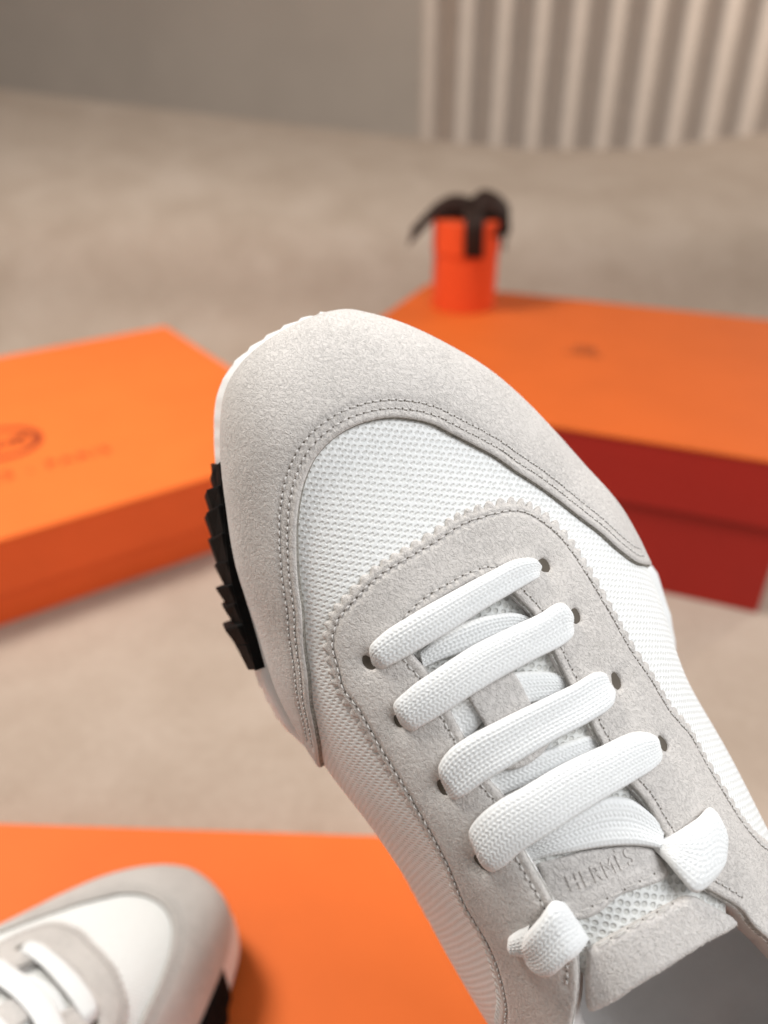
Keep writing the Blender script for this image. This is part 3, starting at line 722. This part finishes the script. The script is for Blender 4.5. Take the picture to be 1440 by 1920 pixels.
ex, ey = to_local(orig2, fdm, at_z(1095, 659, HR)); emblem(lid2, (ex, ey+.007, HR), .012, M['print_dark'])
text_part('HERM\u00c8S', lid2, .010, (ex, ey-.010, HR+.0003), M['print_dark'], 0, 1.2)

# bottom lid below the second shoe
C0 = at_z(0, 1543, BOT_Z); C1 = at_z(712, 1566, BOT_Z)
fb = C1-C0; fb /= np.linalg.norm(fb); sb = np.array([fb[1], -fb[0], 0])
ob_ = C0-fb*.12+sb*.36; ob_[2] = 0
root = empty('box_lid_tray', 'orange box lid lying flat in the foreground under the sneaker', 'box lid', 'orange boxes')
v, f = lidmesh(0, .56, 0, .36, 0, BOT_Z); bevel(obj('lid_board', v, f, M['orange'], root, smooth=False), .0014)
pose(root, ob_, fb)

# ------------------------------------------------------------------ small round box with ribbon
CB = at_z(868, 572, HR); rad = .0300; hc = .088
tube = empty('round_gift_box', 'small round orange box tied with brown ribbon standing on the tall shoe box', 'gift box')
tube.location = (CB[0], CB[1], HR); tube.scale = (1.34, 1.34, 1.2)
def lathe(prof, n=64):
    V, F = [], []
    for r_, z in prof:
        for k in range(n): V.append((r_*math.cos(2*np.pi*k/n), r_*math.sin(2*np.pi*k/n), z))
    for i in range(len(prof)-1):
        for k in range(n): F.append((i*n+k, i*n+(k+1) % n, (i+1)*n+(k+1) % n, (i+1)*n+k))
    return V, F
v, f = lathe([(0, 0), (rad-.0008, 0), (rad-.0004, .0006), (rad-.0004, hc*.66), (0, hc*.66)]); obj('tube_body', v, f, M['tube'], tube, smooth=False)
v, f = lathe([(rad-.0004, hc*.64), (rad+.0006, hc*.64), (rad+.0008, hc*.65), (rad+.0008, hc-.0008), (rad, hc), (0, hc)]); obj('tube_lid', v, f, M['tube'], tube, smooth=False)
def strip(name, pts, width, wdir, parent, th=.0007):
    pts = dense(np.array(pts, float), n=28); wd = np.asarray(wdir, float); V = []
    if wd.ndim == 1: wd = np.repeat(wd[None], len(pts), 0)
    t = np.gradient(pts, axis=0); t /= np.linalg.norm(t, axis=1)[:, None]
    nrm_ = np.cross(t, wd); nrm_ /= np.linalg.norm(nrm_, axis=1)[:, None]+1e-9
    for p_, w_, n_ in zip(pts, wd, nrm_):
        for a, b_ in ((-1, 1), (1, 1), (1, -1), (-1, -1)): V.append(p_+w_*width/2*a+n_*th/2*b_)
    F = []
    for k in range(len(pts)-1):
        for m in range(4): F.append((k*4+m, k*4+(m+1) % 4, (k+1)*4+(m+1) % 4, (k+1)*4+m))
    F += [(3, 2, 1, 0), tuple(len(V)-4+i for i in range(4))]
    return obj(name, V, F, M['ribbon'], parent)
# camera-facing side of the tube is about -y; tails and loops of the bow
r_ = rad+.0016
strip('ribbon_tail', [(.002, -.006, hc+.010), (.002, -.020, hc+.009), (.003, -r_-.001, hc+.000), (.003, -r_-.003, hc-.012), (.004, -r_-.002, hc-.031)], .017, (1, 0, 0), tube)
strip('ribbon_tail', [(.000, -.004, hc+.011), (-.015, -.006, hc+.014), (-.030, -.010, hc+.008), (-.042, -.014, hc-.004), (-.052, -.016, hc-.015)], .019, (.2, .45, .87), tube)
strip('ribbon_loop', [(.002, -.004, hc+.008), (.012, -.008, hc+.017), (.024, -.010, hc+.014), (.036, -.012, hc-.001), (.026, -.016, hc-.004), (.004, -.010, hc+.005)], .024, (0, .6, .8), tube)
strip('ribbon_loop', [(.002, -.004, hc+.008), (-.006, .004, hc+.013), (-.014, .012, hc+.010), (-.018, .014, hc+.003), (-.012, .008, hc+.002), (.002, -.002, hc+.006)], .018, (.35, .6, .7), tube)
strip('ribbon_band', [(.034, -.004, hc-.030), (.0325, -.004, hc-.004), (.028, -.004, hc+.0018), (.0, -.004, hc+.0026), (-.026, -.004, hc+.0016)], .014, (0, 1, 0), tube)
kn, kf = lathe([(0, 0), (.006, .001), (.0075, .005), (.006, .009), (0, .010)], 16); k_ = obj('ribbon_knot', kn, kf, M['ribbon'], tube); k_.location = (.002, -.005, hc+.003)

# ------------------------------------------------------------------ floor sheet that sweeps up, wall and curtain behind
def floor_mat():
    m = NT('beige_felt_sheet', .95, .1)
    n1 = m.noise(m.coords('Object'), 9, 5, .62, .4); n2 = m.noise(m.coords('Object'), 130, 4, .65)
    n3 = m.noise(m.coords('Object'), 600, 2, .6)
    c = m.ramp(m.math('ADD', m.math('MULTIPLY', n1, .5), m.math('ADD', m.math('MULTIPLY', n2, .25), m.math('MULTIPLY', n3, .25))), [(.38, (.39, .302, .236, 1)), (.5, (.44, .347, .276, 1)), (.62, (.49, .395, .322, 1))])
    m.color(c); m.bump(m.noise(m.coords('Object'), 420, 3, .6), .0008, .5); return m.m
ny, nx = 150, 90
xs = np.linspace(-1.6, 1.6, nx); tt = np.linspace(0, 1, ny)
# profile of the sheet: flat, then a steep rise, then rolling over to the far edge
prof = dense(np.array([(-1.2, 0), (0, 0), (.7, 0), (1.10, 0), (1.19, .003), (1.252, .022), (1.290, .062), (1.314, .106), (1.350, .150), (1.45, .192), (1.65, .220), (1.90, .238)]), n=ny)
prof[:, 1] = np.clip(prof[:, 1], 0, None)
V = []
for (y, z) in prof:
    for x in xs:
        f_ = np.clip((y-1.2)/.7, 0, 1); sag = .150*np.clip((.25-x)/1.1, 0, 2)**1.1+.095*np.clip((x-.42)/.5, 0, 3)**1.3
        V.append((x*1.3, y, z+sag*f_**1.1))
idx = np.arange(ny*nx).reshape(ny, nx)
fl = obj('floor', V, np.stack([idx[:-1, :-1], idx[:-1, 1:], idx[1:, 1:], idx[1:, :-1]], -1).reshape(-1, 4), floor_mat()); fl['kind'] = 'structure'
WY = 2.7
v, f = boxmesh(-3, .112, WY, WY+.08, -.6, 2.4)
wl = obj('wall', v, f, plain('grey_wall_paint', (.52, .425, .35, 1), .8, .2, 3, .05), smooth=False); wl['kind'] = 'structure'
# pleated curtain to the right of the wall edge
cx0, cx1, npl = -.02, 2.4, 21; V, F = [], []; nX = npl*24
for i in range(nX+1):
    x = cx0+(cx1-cx0)*i/nX; ph = (i/24.0); z0 = .040*(abs(math.sin(math.pi*(ph+.3)))**2.2)
    for zc in (-.6, .2, .8, 1.6, 2.4): V.append((x, WY+.125-z0, zc))
for i in range(nX):
    for k in range(4): F.append((i*5+k, (i+1)*5+k, (i+1)*5+k+1, i*5+k+1))
cu_ = obj('curtain', V, F, plain('beige_curtain_cloth', (.62, .51, .43, 1), .85, .2, 30, .04))
cu_['label'] = 'beige pleated curtain hanging behind the sheet at the upper right'; cu_['category'] = 'curtain'
